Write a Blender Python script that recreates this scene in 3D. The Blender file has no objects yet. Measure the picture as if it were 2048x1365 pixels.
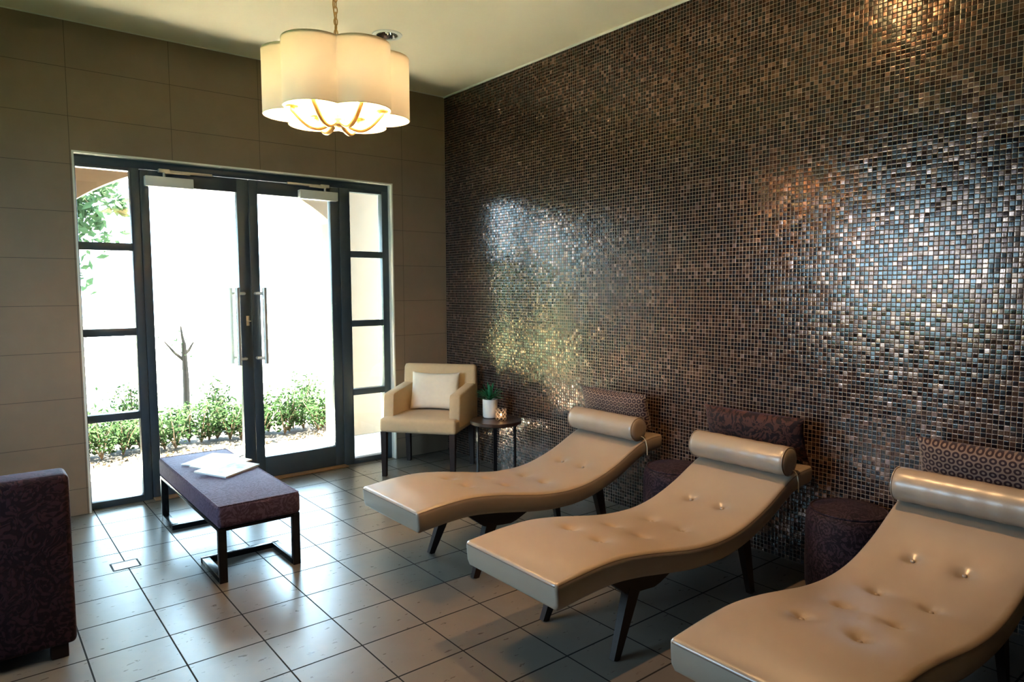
import bpy, bmesh, math, random
from mathutils import Vector, Matrix, noise
R = random.Random(7)
PI = math.pi
S = bpy.context.scene
COL = S.collection

# ------------------------------------------------------------------ camera
yaw, pitch, roll = 0.6774765, -0.0753756, -0.0038675
f = Vector((math.sin(yaw)*math.cos(pitch), math.cos(yaw)*math.cos(pitch), math.sin(pitch)))
r0 = Vector((math.cos(yaw), -math.sin(yaw), 0)); u0 = r0.cross(f)
cr, sr = math.cos(roll), math.sin(roll)
rx, ux = cr*r0 + sr*u0, cr*u0 - sr*r0
cam_data = bpy.data.cameras.new('camera')
cam_data.sensor_width = 36.0
cam_data.lens = 36.0*1365.822/2048
cam_data.clip_start = 0.05
cam = bpy.data.objects.new('camera', cam_data); COL.objects.link(cam)
M = Matrix.Identity(4)
for i in range(3):
    M[i][0], M[i][1], M[i][2] = rx[i], ux[i], -f[i]
M[0][3], M[1][3], M[2][3] = -3.45489, -5.24866, 1.48
cam.matrix_world = M
S.camera = cam

# ------------------------------------------------------------------ light and exposure
S.view_settings.view_transform = 'Standard'
S.view_settings.look = 'None'
S.view_settings.gamma = 1.0
S.view_settings.exposure = 2.9
S.cycles.use_denoising = True
S.cycles.max_bounces = 10
S.cycles.diffuse_bounces = 5
S.cycles.transparent_max_bounces = 16
S.cycles.caustics_reflective = False
S.cycles.caustics_refractive = False
S.cycles.sample_clamp_indirect = 40.0

SKY = 3.6
PENDANT_BULB = 96.0
DOWNLIGHT_W = 24.0
world = bpy.data.worlds.new('sky'); S.world = world
world.use_nodes = True
wn = world.node_tree.nodes; wl = world.node_tree.links
wn.clear()
bg = wn.new('ShaderNodeBackground'); bg.inputs['Color'].default_value = (0.54, 0.76, 1.0, 1); bg.inputs['Strength'].default_value = SKY
wo = wn.new('ShaderNodeOutputWorld'); wl.new(bg.outputs[0], wo.inputs[0])

sun_d = bpy.data.lights.new('sun', 'SUN'); sun_d.energy = 60.0; sun_d.angle = math.radians(0.6); sun_d.color = (1.0, 0.91, 0.74)
sun = bpy.data.objects.new('sun', sun_d); COL.objects.link(sun)
el, az = math.radians(76), math.radians(12)          # shines down from beyond the garden
sdir = Vector((math.cos(el)*math.sin(az), math.cos(el)*math.cos(az), math.sin(el)))
sun.rotation_euler = sdir.to_track_quat('Z', 'Y').to_euler()
sun.location = sdir*20

def portal(name, loc, rot, sx, sy):                   # sampling portals for the daylight openings
    d = bpy.data.lights.new(name, 'AREA'); d.shape = 'RECTANGLE'; d.size = sx; d.size_y = sy
    d.cycles.is_portal = True
    o = bpy.data.objects.new(name, d); COL.objects.link(o); o.location = loc; o.rotation_euler = rot
portal('portal_doors', (-1.70, 0.30, 1.19), (math.radians(-90), 0, 0), 2.3, 2.35)
portal('portal_window', (-5.25, -2.0, 1.59), (0, math.radians(-90), 0), 1.45, 1.75)

# ------------------------------------------------------------------ helpers: nodes
class NT:
    def __init__(self, name):
        self.m = bpy.data.materials.new(name); self.m.use_nodes = True
        self.t = self.m.node_tree; self.t.nodes.clear()
        self.out = self.t.nodes.new('ShaderNodeOutputMaterial')
    def n(self, typ, ins=None, **attr):
        nd = self.t.nodes.new('ShaderNode'+typ)
        for k, v in attr.items(): setattr(nd, k, v)
        for k, v in (ins or {}).items(): self.put(nd.inputs[k], v)
        return nd
    def put(self, sock, v):
        if isinstance(v, bpy.types.NodeSocket): self.t.links.new(v, sock)
        elif isinstance(v, bpy.types.Node): self.t.links.new(v.outputs[0], sock)
        else:
            if sock.type == 'RGBA' and len(v) == 3: v = (*v, 1)
            sock.default_value = v
    def math(self, op, a, b=0.0, c=0.0, clamp=False):
        nd = self.n('Math', operation=op, use_clamp=clamp)
        self.put(nd.inputs[0], a); self.put(nd.inputs[1], b); self.put(nd.inputs[2], c)
        return nd.outputs[0]
    def vm(self, op, a, b=(0, 0, 0)):
        nd = self.n('VectorMath', operation=op)
        self.put(nd.inputs[0], a); self.put(nd.inputs[1], b)
        return nd.outputs[1] if op in ('LENGTH', 'DOT_PRODUCT', 'DISTANCE') else nd.outputs[0]
    def scale(self, a, s):
        nd = self.n('VectorMath', operation='SCALE'); self.put(nd.inputs[0], a); self.put(nd.inputs['Scale'], s)
        return nd.outputs[0]
    def mix(self, fac, a, b):
        nd = self.n('Mix', data_type='RGBA'); self.put(nd.inputs[0], fac); self.put(nd.inputs[6], a); self.put(nd.inputs[7], b)
        return nd.outputs[2]
    def comb(self, x, y, z):
        nd = self.n('CombineXYZ'); self.put(nd.inputs[0], x); self.put(nd.inputs[1], y); self.put(nd.inputs[2], z); return nd.outputs[0]
    def sep(self, v):
        nd = self.n('SeparateXYZ'); self.put(nd.inputs[0], v); return nd.outputs
    def coord(self, which='Object'):
        return self.n('TexCoord').outputs[which]
    def noise(self, vec, scale, detail=2.0, rough=0.5, dist=0.0):
        return self.n('TexNoise', {'Vector': vec, 'Scale': scale, 'Detail': detail, 'Roughness': rough, 'Distortion': dist})
    def ramp(self, fac, stops, interp='LINEAR'):
        nd = self.n('ValToRGB', {'Fac': fac}); cr_ = nd.color_ramp; cr_.interpolation = interp
        while len(cr_.elements) < len(stops): cr_.elements.new(0.5)
        for e, (p, c) in zip(cr_.elements, stops): e.position = p; e.color = (*c, 1)
        return nd.outputs[0]
    def bump(self, h, strength, dist=0.01, normal=None):
        ins = {'Height': h, 'Strength': strength, 'Distance': dist}
        if normal is not None: ins['Normal'] = normal
        return self.n('Bump', ins).outputs[0]
    def bsdf(self, color, rough=0.5, metal=0.0, normal=None, spec=0.5, **extra):
        ins = {'Base Color': color, 'Roughness': rough, 'Metallic': metal, 'Specular IOR Level': spec}
        if normal is not None: ins['Normal'] = normal
        ins.update(extra)
        b = self.n('BsdfPrincipled', ins)
        self.t.links.new(b.outputs[0], self.out.inputs[0]); return b
    def finish(self, shader):
        self.put(self.out.inputs[0], shader); return self.m

def plain(name, color, rough=0.5, metal=0.0, spec=0.5, var=0.0, vscale=20, bump=0.0, bscale=200):
    t = NT(name); co = t.coord()
    c = color; nrm = None
    if var:
        k = t.noise(co, vscale, 3)
        lo = tuple(x*(1-var) for x in color); hi = tuple(min(1, x*(1+var)) for x in color)
        c = t.mix(k.outputs[0], lo, hi)
    if bump:
        nrm = t.bump(t.noise(co, bscale, 2).outputs[0], bump, 0.004)
    t.bsdf(c, rough, metal, nrm, spec); return t.m

def emit(name, color, strength):
    t = NT(name); return t.finish(t.n('Emission', {'Color': color, 'Strength': strength}))

# ------------------------------------------------------------------ materials
def mat_mosaic():
    t = NT('glass_mosaic'); p = 0.0217
    x, y, z = t.sep(t.coord())
    u, v = t.math('DIVIDE', y, p), t.math('DIVIDE', z, p)
    fu, fv = t.math('FLOOR', u), t.math('FLOOR', v)
    ru, rv = t.math('FRACT', u), t.math('FRACT', v)
    cell = t.comb(fu, fv, 0)
    wa = t.n('TexWhiteNoise', {'Vector': cell}, noise_dimensions='3D')
    wb = t.n('TexWhiteNoise', {'Vector': t.vm('ADD', cell, (91.3, 17.7, 5.1))}, noise_dimensions='3D')
    a1 = wa.outputs[0]; b1, b2, b3 = t.sep(wb.outputs[1])
    du = t.math('ABSOLUTE', t.math('SUBTRACT', ru, 0.5)); dv = t.math('ABSOLUTE', t.math('SUBTRACT', rv, 0.5))
    grout = t.math('GREATER_THAN', t.math('MAXIMUM', du, dv), 0.452)
    # streaks run along the tile one way or the other
    pick = t.math('GREATER_THAN', b3, 0.45)
    cu = t.comb(t.math('MULTIPLY', ru, 7.0), t.math('MULTIPLY', rv, 0.7), t.math('MULTIPLY', a1, 400))
    cv = t.comb(t.math('MULTIPLY', rv, 7.0), t.math('MULTIPLY', ru, 0.7), t.math('MULTIPLY', a1, 400))
    mv = t.n('Mix', data_type='VECTOR'); t.put(mv.inputs[0], pick); t.put(mv.inputs[4], cu); t.put(mv.inputs[5], cv)
    st = t.noise(mv.outputs[1], 1.0, 2.0, 0.6).outputs[0]
    base = t.ramp(a1, [(0.0, (0.005, 0.003, 0.004)), (0.34, (0.013, 0.006, 0.007)), (0.52, (0.042, 0.019, 0.016)),
                       (0.68, (0.085, 0.044, 0.033)), (0.82, (0.150, 0.083, 0.060)), (0.93, (0.22, 0.130, 0.105)), (0.98, (0.29, 0.18, 0.16))], 'CONSTANT')
    light = t.mix(0.5, base, (0.30, 0.20, 0.155))
    amt = t.math('MULTIPLY', t.math('SUBTRACT', st, 0.45), t.math('MULTIPLY', t.math('GREATER_THAN', a1, 0.46), 3.0), clamp=True)
    tile = t.mix(amt, base, light)
    gcol = (0.23, 0.168, 0.130)
    col = t.mix(grout, tile, gcol)
    tilt = 0.055
    ty = t.math('MULTIPLY', t.math('SUBTRACT', b1, 0.5), tilt); tz = t.math('MULTIPLY', t.math('SUBTRACT', b2, 0.5), tilt)
    nrm = t.vm('NORMALIZE', t.comb(-1.0, ty, tz))
    pillow = t.math('ADD', t.math('POWER', t.math('MULTIPLY', du, 2), 6), t.math('POWER', t.math('MULTIPLY', dv, 2), 6))
    h = t.math('SUBTRACT', t.math('MULTIPLY', st, 0.16), t.math('MULTIPLY', pillow, 0.25))
    nb = t.bump(h, 0.45, 0.004, nrm)
    rough = t.math('ADD', t.math('MULTIPLY', b3, 0.10), t.math('ADD', 0.10, t.math('MULTIPLY', grout, 0.5)))
    metal = t.math('MULTIPLY', t.math('MULTIPLY', t.math('SUBTRACT', 1.0, grout), t.math('GREATER_THAN', a1, 0.46)), 0.72)
    spec = t.math('SUBTRACT', 0.6, t.math('MULTIPLY', grout, 0.4))
    t.bsdf(col, rough, metal, nb, spec)
    return t.m

def mat_floor():
    t = NT('floor_tile'); px, py = 0.3027, 0.3000
    x, y, z = t.sep(t.coord())
    u = t.math('DIVIDE', t.math('ADD', x, 2.8295), px); v = t.math('DIVIDE', t.math('ADD', y, 0.9143), py)
    ru, rv = t.math('FRACT', u), t.math('FRACT', v)
    w = t.n('TexWhiteNoise', {'Vector': t.comb(t.math('FLOOR', u), t.math('FLOOR', v), 0)}, noise_dimensions='3D').outputs[0]
    du = t.math('ABSOLUTE', t.math('SUBTRACT', ru, 0.5)); dv = t.math('ABSOLUTE', t.math('SUBTRACT', rv, 0.5))
    g = t.math('MAXIMUM', t.math('GREATER_THAN', du, 0.4895), t.math('GREATER_THAN', dv, 0.4870))
    edge = t.math('MAXIMUM', du, dv)
    co = t.vm('ADD', t.coord(), t.comb(t.math('MULTIPLY', w, 30), t.math('MULTIPLY', w, 17), 0))
    n1 = t.noise(co, 7, 5, 0.6, 0.4).outputs[0]
    n2 = t.noise(t.vm('MULTIPLY', co, (1.0, 2.6, 1)), 16, 5, 0.62, 0.25).outputs[0]
    c = t.mix(n1, (0.088, 0.076, 0.064), (0.142, 0.124, 0.104))
    c = t.mix(t.math('MULTIPLY', w, 0.35), c, (0.128, 0.11, 0.09))
    c = t.mix(g, c, (0.012, 0.011, 0.010))
    h = t.math('ADD', t.math('MULTIPLY', n2, 0.03), t.math('MULTIPLY', t.noise(co, 11, 2, 0.5).outputs[0], 0.45))
    h = t.math('SUBTRACT', h, t.math('MULTIPLY', t.math('GREATER_THAN', edge, 0.484), 1.2))
    nb = t.bump(h, 0.085, 0.004)
    rough = t.math('ADD', t.math('MULTIPLY', n2, 0.04), t.math('ADD', 0.26, t.math('MULTIPLY', g, 0.5)))
    t.bsdf(c, rough, 0.0, nb, t.math('SUBTRACT', 0.42, t.math('MULTIPLY', g, 0.35)))
    return t.m

def mat_walltile():
    t = NT('stone_wall_tile'); 
    x, y, z = t.sep(t.coord())
    u = t.math('DIVIDE', t.math('ADD', x, 2.867), 0.606); v = t.math('DIVIDE', t.math('SUBTRACT', z, 0.174), 0.303)
    ru, rv = t.math('FRACT', u), t.math('FRACT', v)
    w = t.n('TexWhiteNoise', {'Vector': t.comb(t.math('FLOOR', u), t.math('FLOOR', v), 0)}, noise_dimensions='3D').outputs[0]
    du = t.math('ABSOLUTE', t.math('SUBTRACT', ru, 0.5)); dv = t.math('ABSOLUTE', t.math('SUBTRACT', rv, 0.5))
    g = t.math('MAXIMUM', t.math('GREATER_THAN', du, 0.4975), t.math('GREATER_THAN', dv, 0.4950))
    n1 = t.noise(t.coord(), 5, 6, 0.65, 0.3).outputs[0]; n2 = t.noise(t.coord(), 60, 3, 0.6).outputs[0]
    c = t.mix(n1, (0.205, 0.15, 0.10), (0.27, 0.205, 0.145))
    c = t.mix(t.math('MULTIPLY', w, 0.4), c, (0.225, 0.17, 0.12))
    c = t.mix(g, c, (0.075, 0.055, 0.04))
    nb = t.bump(t.math('SUBTRACT', t.math('MULTIPLY', n2, 0.2), g), 0.2, 0.003)
    t.bsdf(c, 0.55, 0.0, nb, 0.35)
    return t.m

def mat_leather(name, color):
    t = NT(name); co = t.coord()
    n = t.noise(co, 6, 3).outputs[0]
    c = t.mix(n, tuple(k*0.9 for k in color), tuple(k*1.08 for k in color))
    vor = t.n('TexVoronoi', {'Vector': co, 'Scale': 420.0}).outputs[0]
    h = t.math('ADD', t.math('MULTIPLY', vor, 0.5), t.math('MULTIPLY', t.noise(co, 22, 3).outputs[0], 1.2))
    t.bsdf(c, t.math('ADD', 0.30, t.math('MULTIPLY', n, 0.1)), 0.0, t.bump(h, 0.08, 0.004), 0.5, **{'Coat Weight': 0.6, 'Coat Roughness': 0.27})
    return t.m

def mat_fabric(name, color, dark=0.8, scale=900):
    t = NT(name); co = t.coord()
    n = t.noise(co, 35, 4).outputs[0]
    c = t.mix(n, tuple(k*dark for k in color), color)
    h = t.noise(t.vm('MULTIPLY', co, (1, 1, 1)), scale, 1).outputs[0]
    t.bsdf(c, 0.9, 0.0, t.bump(h, 0.25, 0.002), 0.15, **{'Sheen Weight': 0.12})
    return t.m

def mat_damask(name, lo, hi, scale=9.0, which='Object', sheen=0.3, thresh=0.5):
    t = NT(name); co = t.coord(which)
    d = t.noise(co, scale*0.55, 2, 0.5).outputs[1]
    co2 = t.vm('ADD', co, t.scale(t.vm('SUBTRACT', d, (0.5, 0.5, 0.5)), 0.9/scale))
    vor = t.n('TexVoronoi', {'Vector': co2, 'Scale': scale}, feature='F1').outputs[0]
    rings = t.math('SINE', t.math('MULTIPLY', vor, 30.0))
    fl = t.math('SINE', t.math('MULTIPLY', t.noise(co2, scale*1.7, 2, 0.5, 1.2).outputs[0], 34.0))
    k = t.math('ADD', t.math('MULTIPLY', rings, 0.45), t.math('MULTIPLY', fl, 0.55))
    mask = t.n('MapRange', {'Value': k, 'From Min': thresh-0.55, 'From Max': thresh-0.25}).outputs[0]
    c = t.mix(mask, lo, hi)
    h = t.math('ADD', t.math('MULTIPLY', mask, 0.7), t.math('MULTIPLY', t.noise(co, 500, 2).outputs[0], 0.4))
    t.bsdf(c, 0.72, 0.0, t.bump(h, 0.35, 0.004), 0.2, **{'Sheen Weight': sheen, 'Sheen Roughness': 0.4, 'Sheen Tint': (0.55, 0.45, 0.62, 1)})
    return t.m

def mat_rings():
    t = NT('ring_print_fabric'); x, y, z = t.sep(t.coord('UV'))
    u = t.math('DIVIDE', x, 0.034); v = t.math('DIVIDE', y, 0.030)
    row = t.math('FLOOR', v)
    u2 = t.math('ADD', u, t.math('MULTIPLY', t.math('FLOORED_MODULO', row, 2.0), 0.5))
    cx_, cy_ = t.math('SUBTRACT', t.math('FRACT', u2), 0.5), t.math('SUBTRACT', t.math('FRACT', v), 0.5)
    d = t.math('SQRT', t.math('ADD', t.math('POWER', cx_, 2.0), t.math('POWER', t.math('MULTIPLY', cy_, 0.92), 2.0)))
    ring = t.math('LESS_THAN', t.math('ABSOLUTE', t.math('SUBTRACT', d, 0.30)), 0.125)
    c = t.mix(ring, (0.175, 0.118, 0.096), (0.018, 0.005, 0.009))
    t.bsdf(c, 0.7, 0.0, t.bump(ring, 0.3, 0.003), 0.25, **{'Sheen Weight': 0.15})
    return t.m

def mat_wood(name, a, b, rough=0.35, axis=(1, 1, 8), spec=0.5):
    t = NT(name)
    co = t.vm('MULTIPLY', t.coord(), axis)
    n = t.noise(co, 12, 4, 0.6, 0.8).outputs[0]
    t.bsdf(t.mix(n, a, b), rough, 0.0, t.bump(n, 0.05, 0.003), spec); return t.m

def mat_glass(name, tint=(0.93, 0.97, 0.95), refl=0.5):
    t = NT(name)
    tr = t.n('BsdfTransparent', {'Color': tint}); gl = t.n('BsdfGlossy', {'Color': (1, 1, 1), 'Roughness': 0.0})
    fr = t.math('MULTIPLY', t.n('Fresnel', {'IOR': 1.45}).outputs[0], refl)
    return t.finish(t.n('MixShader', {0: fr, 1: tr, 2: gl}))

def mat_shade():
    t = NT('cream_lamp_fabric'); co = t.coord()
    h = t.noise(t.vm('MULTIPLY', co, (1, 1, 3)), 300, 2).outputs[0]
    col = t.mix(t.noise(co, 12, 2).outputs[0], (0.72, 0.80, 0.90), (0.76, 0.84, 0.94))
    di = t.n('BsdfDiffuse', {'Color': (0.82, 0.76, 0.64), 'Normal': t.bump(h, 0.2, 0.002)})
    tl = t.n('BsdfTranslucent', {'Color': col})
    return t.finish(t.n('MixShader', {0: 0.018, 1: di, 2: tl}))

def mat_leaf(name, a, b, trans=0.45):
    t = NT(name)
    c = t.mix(t.noise(t.coord(), 9, 2).outputs[0], a, b)
    di = t.n('BsdfDiffuse', {'Color': c}); tl = t.n('BsdfTranslucent', {'Color': c})
    return t.finish(t.n('MixShader', {0: trans, 1: di, 2: tl}))

def mat_magazine(name, print_col, seed):
    t = NT(name); co = t.coord()
    n = t.noise(t.vm('ADD', t.vm('MULTIPLY', co, (1, 2.2, 1)), (seed, seed*2.0, 0)), 9, 3, 0.55, 0.6).outputs[0]
    x, y, z = t.sep(co)
    inside = t.math('MULTIPLY', t.math('LESS_THAN', t.math('ABSOLUTE', x), 0.10), t.math('LESS_THAN', t.math('ABSOLUTE', y), 0.085))
    k = t.n('MapRange', {'Value': n, 'From Min': 0.46, 'From Max': 0.62}).outputs[0]
    c = t.mix(t.math('MULTIPLY', inside, k), (0.50, 0.51, 0.52), print_col)
    t.bsdf(c, 0.5, 0.0, None, 0.4); return t.m

MT = {}
MT['mosaic'] = mat_mosaic(); MT['floor'] = mat_floor(); MT['walltile'] = mat_walltile()
MT['ceiling'] = plain('ceiling_paint', (0.88, 0.80, 0.62), 0.9, var=0.03, vscale=3)
MT['paint'] = plain('taupe_wall_paint', (0.07, 0.055, 0.042), 0.85, var=0.05, vscale=4)
MT['white_trim'] = plain('white_trim_paint', (0.72, 0.72, 0.66), 0.5, var=0.03)
MT['frame'] = plain('slate_powder_coat', (0.034, 0.052, 0.070), 0.38, 0.0, 0.55, var=0.1, bump=0.03)
MT['steel'] = plain('brushed_steel', (0.62, 0.61, 0.58), 0.38, 0.75, var=0.06, vscale=60)
MT['closer'] = plain('silver_enamel', (0.62, 0.63, 0.63), 0.4, 0.1, var=0.03)
MT['glass'] = mat_glass('clear_pane')
MT['leather'] = mat_leather('taupe_leather', (0.285, 0.226, 0.176))
MT['seam'] = plain('leather_seam', (0.09, 0.06, 0.04), 0.6, var=0.1)
MT['darkwood'] = mat_wood('espresso_wood', (0.012, 0.006, 0.005), (0.026, 0.013, 0.010), 0.42, spec=0.3)
MT['tablewood'] = mat_wood('walnut_veneer', (0.022, 0.010, 0.007), (0.045, 0.021, 0.013), 0.34, (1, 6, 1))
MT['chairfab'] = mat_fabric('tan_upholstery', (0.60, 0.44, 0.27), 0.86)
MT['creamfab'] = mat_fabric('cream_cushion_fabric', (0.84, 0.75, 0.62), 0.9)
MT['benchfab'] = mat_damask('plum_damask_bench', (0.036, 0.021, 0.040), (0.070, 0.046, 0.078), 11, sheen=0.5)
MT['sofafab'] = mat_damask('plum_damask_sofa', (0.012, 0.005, 0.010), (0.034, 0.014, 0.022), 9, sheen=0.12)
MT['ottofab'] = mat_damask('plum_damask_ottoman', (0.007, 0.003, 0.007), (0.030, 0.016, 0.024), 13, sheen=0.04)
MT['damaskcush'] = mat_damask('wine_scroll_fabric', (0.010, 0.004, 0.005), (0.055, 0.020, 0.016), 8, 'UV', 0.15, 0.35)
MT['rings'] = mat_rings()
MT['blackmetal'] = plain('black_bronze_metal', (0.018, 0.018, 0.020), 0.25, 0.6, 0.5)
MT['brass'] = plain('gilded_metal', (0.72, 0.46, 0.17), 0.34, 0.85, var=0.08)
MT['shade'] = mat_shade()
MT['bulb'] = emit('lit_bulb', (1.0, 0.60, 0.27), PENDANT_BULB)
MT['candle_sleeve'] = plain('ivory_candle_sleeve', (0.80, 0.72, 0.55), 0.6)
MT['white_ceramic'] = plain('white_ceramic', (0.80, 0.80, 0.78), 0.35, var=0.02)
MT['plantleaf'] = mat_leaf('succulent_leaf', (0.03, 0.16, 0.07), (0.07, 0.28, 0.13), 0.15)
MT['soil'] = plain('dark_soil', (0.028, 0.020, 0.013), 0.95, var=0.5, vscale=30, bump=0.4, bscale=60)
MT['bushleaf'] = mat_leaf('hedge_leaf', (0.014, 0.034, 0.013), (0.036, 0.062, 0.026))
MT['farleaf'] = mat_leaf('clipped_hedge_leaf', (0.040, 0.062, 0.028), (0.085, 0.11, 0.055), 0.25)
MT['dryleaf'] = mat_leaf('dry_leaf', (0.05, 0.036, 0.024), (0.12, 0.095, 0.065), 0.2)
MT['treeleaf'] = mat_leaf('tree_leaf', (0.022, 0.045, 0.022), (0.045, 0.075, 0.040))
MT['darkbark'] = plain('dark_bark', (0.018, 0.016, 0.014), 0.9, var=0.3, vscale=15)
MT['stem'] = plain('grey_bark', (0.16, 0.12, 0.09), 0.9, var=0.3, vscale=15, bump=0.3, bscale=30)
MT['paving'] = plain('pale_paving', (0.84, 0.77, 0.68), 0.8, var=0.05, vscale=6)
MT['gravel'] = plain('pale_gravel', (0.26, 0.25, 0.23), 0.9, var=0.15, vscale=12)
MT['sunlawn'] = plain('sun_bright_grass', (0.26, 0.29, 0.15), 0.9, var=0.3, vscale=8)  # grass colour brightened as if sunlit, for its mirror image in the mosaic
MT['lawn'] = plain('shade_dark_grass', (0.012, 0.022, 0.008), 0.9, var=0.3, vscale=8)  # grass colour darkened as if shaded, to cut bounce light through the window
MT['stucco'] = plain('cream_stucco', (0.27, 0.185, 0.115), 0.9, var=0.05, vscale=8, bump=0.1, bscale=80)
MT['chrome'] = plain('bright_reflector', (0.55, 0.55, 0.55), 0.08, 1.0)
MT['black'] = plain('black_void', (0.01, 0.01, 0.01), 0.6)
MT['wax'] = plain('white_wax', (0.8, 0.74, 0.64), 0.5)
MT['flame'] = emit('candle_flame', (1.0, 0.52, 0.20), 4.0)
MT['sill'] = mat_wood('oak_threshold', (0.16, 0.085, 0.04), (0.24, 0.14, 0.07), 0.45, (0.6, 8, 1))
MT['pages'] = plain('white_paper', (0.54, 0.54, 0.54), 0.6)
MT['groundline'] = plain('black_gap', (0.004, 0.005, 0.006), 0.8)

# ------------------------------------------------------------------ helpers: meshes
def V(*a): return Vector(a)
def bx(bm, lo, hi, bevel=0.0, seg=2, mat=None):
    """axis aligned box; optional bevel; optional matrix"""
    r = bmesh.ops.create_cube(bm, size=1.0)
    vs = r['verts']
    lo, hi = Vector(lo), Vector(hi); c = (lo+hi)/2; s = hi-lo
    for v in vs: v.co = Vector((v.co.x*s.x, v.co.y*s.y, v.co.z*s.z)) + c
    if bevel:
        es = list({e for v in vs for e in v.link_edges})
        rr = bmesh.ops.bevel(bm, geom=es, offset=bevel, segments=seg, profile=0.5, affect='EDGES')
        vs = list({v for fc in rr['faces'] for v in fc.verts} | {v for v in vs if v.is_valid})
    if mat is not None:
        for v in vs: v.co = mat @ v.co
    return vs
def ring(bm, pts): return [bm.verts.new(p) for p in pts]
def bridge(bm, a, b, closed=True):
    n = len(a)
    for i in range(n if closed else n-1):
        bm.faces.new((a[i], a[(i+1) % n], b[(i+1) % n], b[i]))
def tube(bm, path, rad, seg=10, caps=True, closed=False):
    path = [Vector(p) for p in path]; n = len(path)
    rads = rad if isinstance(rad, (list, tuple)) else [rad]*n
    rings = []; prev = None
    for i, p in enumerate(path):
        if closed: d = path[(i+1) % n]-path[i-1]
        else: d = path[min(i+1, n-1)]-path[max(i-1, 0)]
        d.normalize()
        if prev is None:
            a = Vector((0, 0, 1)) if abs(d.z) < 0.9 else Vector((1, 0, 0))
            x = a.cross(d).normalized()
        else:
            x = (prev - d*prev.dot(d)).normalized()
        prev = x; y = d.cross(x)
        rings.append(ring(bm, [p + rads[i]*(math.cos(2*PI*k/seg)*x + math.sin(2*PI*k/seg)*y) for k in range(seg)]))
    for a, b in zip(rings, rings[1:]): bridge(bm, a, b)
    if closed: bridge(bm, rings[-1], rings[0])
    elif caps:
        bm.faces.new(rings[0][::-1]); bm.faces.new(rings[-1])
def lathe(bm, prof, seg=32, c=(0, 0, 0), capb=True, capt=True):
    rings = [ring(bm, [(c[0]+r*math.cos(2*PI*k/seg), c[1]+r*math.sin(2*PI*k/seg), c[2]+z) for k in range(seg)]) for r, z in prof]
    for a, b in zip(rings, rings[1:]): bridge(bm, a, b)
    if capb: bm.faces.new(rings[0][::-1])
    if capt: bm.faces.new(rings[-1])
def prism(bm, poly, axis, a, b):
    """poly = list of 2D points; extruded along axis ('x','y','z') from a to b"""
    def P(q, t):
        return {'x': (t, q[0], q[1]), 'y': (q[0], t, q[1]), 'z': (q[0], q[1], t)}[axis]
    A = ring(bm, [P(q, a) for q in poly]); B = ring(bm, [P(q, b) for q in poly])
    bridge(bm, A, B); bm.faces.new(A[::-1]); bm.faces.new(B)
def bar(bm, p, q, w0, d0, w1=None, d1=None, xdir=(1, 0, 0)):
    """rectangular tapering bar from p to q; w along xdir, d across"""
    p, q = Vector(p), Vector(q); w1 = w0 if w1 is None else w1; d1 = d0 if d1 is None else d1
    z = (q-p).normalized(); x = Vector(xdir); x = (x - z*x.dot(z)).normalized(); y = z.cross(x)
    def rg(c, w, d): return ring(bm, [c + sx*x*w/2 + sy*y*d/2 for sx, sy in ((-1, -1), (1, -1), (1, 1), (-1, 1))])
    A, B = rg(p, w0, d0), rg(q, w1, d1)
    bridge(bm, A, B); bm.faces.new(A[::-1]); bm.faces.new(B)
def obj(name, bm, m, parent=None, loc=None, smooth=True, angle=35, flat=False):
    bmesh.ops.recalc_face_normals(bm, faces=bm.faces)
    me = bpy.data.meshes.new(name); bm.to_mesh(me); bm.free()
    me.materials.append(MT[m] if isinstance(m, str) else m)
    if smooth:
        for p in me.polygons: p.use_smooth = True
        me.set_sharp_from_angle(angle=math.radians(angle))
    o = bpy.data.objects.new(name, me); COL.objects.link(o)
    if parent is not None: o.parent = parent
    if loc is not None: o.location = loc
    return o
def tag(o, label, cat, group=None, kind=None):
    o['label'] = label; o['category'] = cat
    if group: o['group'] = group
    if kind: o['kind'] = kind
    return o
def thing(name, label, cat, loc=(0, 0, 0), rz=0.0, group=None, kind=None):
    o = bpy.data.objects.new(name, None); COL.objects.link(o)
    o.location = loc; o.rotation_euler = (0, 0, rz); o.empty_display_size = 0.1
    return tag(o, label, cat, group, kind)
def struct(name, bm, m, label, cat, parent=None, **k):
    o = obj(name, bm, m, parent, **k)
    if parent is None: tag(o, label, cat, kind='structure')
    return o
def kids(o): return [c for c in bpy.data.objects if c.parent == o]
def dup(root, loc, rz, label=None):
    r = root.copy(); COL.objects.link(r); r.location = loc; r.rotation_euler = (0, 0, rz)
    if label: r['label'] = label
    for ch in kids(root):
        c = ch.copy(); COL.objects.link(c); c.parent = r
        for g in kids(ch):
            d = g.copy(); COL.objects.link(d); d.parent = c
    return r
def NB(): return bmesh.new()

# ------------------------------------------------------------------ room shell
H = 3.199
XL, YF = -5.0, -7.2
OX0, OX1, OZ = -2.858, -0.538, 2.385          # the glazed opening
b = NB(); bx(b, (XL-0.2, YF-0.2, -0.15), (0.2, 0.22, 0.0)); struct('floor', b, 'floor', 'square grey-beige stone-look floor tiles with dark joints', 'floor')
b = NB(); bx(b, (XL-0.2, YF-0.2, H), (0.2, 0.25, H+0.2)); struct('ceiling', b, 'ceiling', 'smooth cream painted ceiling', 'ceiling')
b = NB()
bx(b, (XL-0.2, 0, 0), (OX0, 0.25, H)); bx(b, (OX1, 0, 0), (0.2, 0.25, H)); bx(b, (OX0, 0, OZ), (OX1, 0.25, H))
struct('wall_back', b, 'walltile', 'brown stone-tiled wall around the glazed double doors', 'wall')
b = NB(); bx(b, (0, YF-0.2, 0), (0.2, 0.0, H)); struct('wall_right', b, 'mosaic', 'shimmering plum and bronze glass mosaic wall behind the loungers', 'wall')
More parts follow.
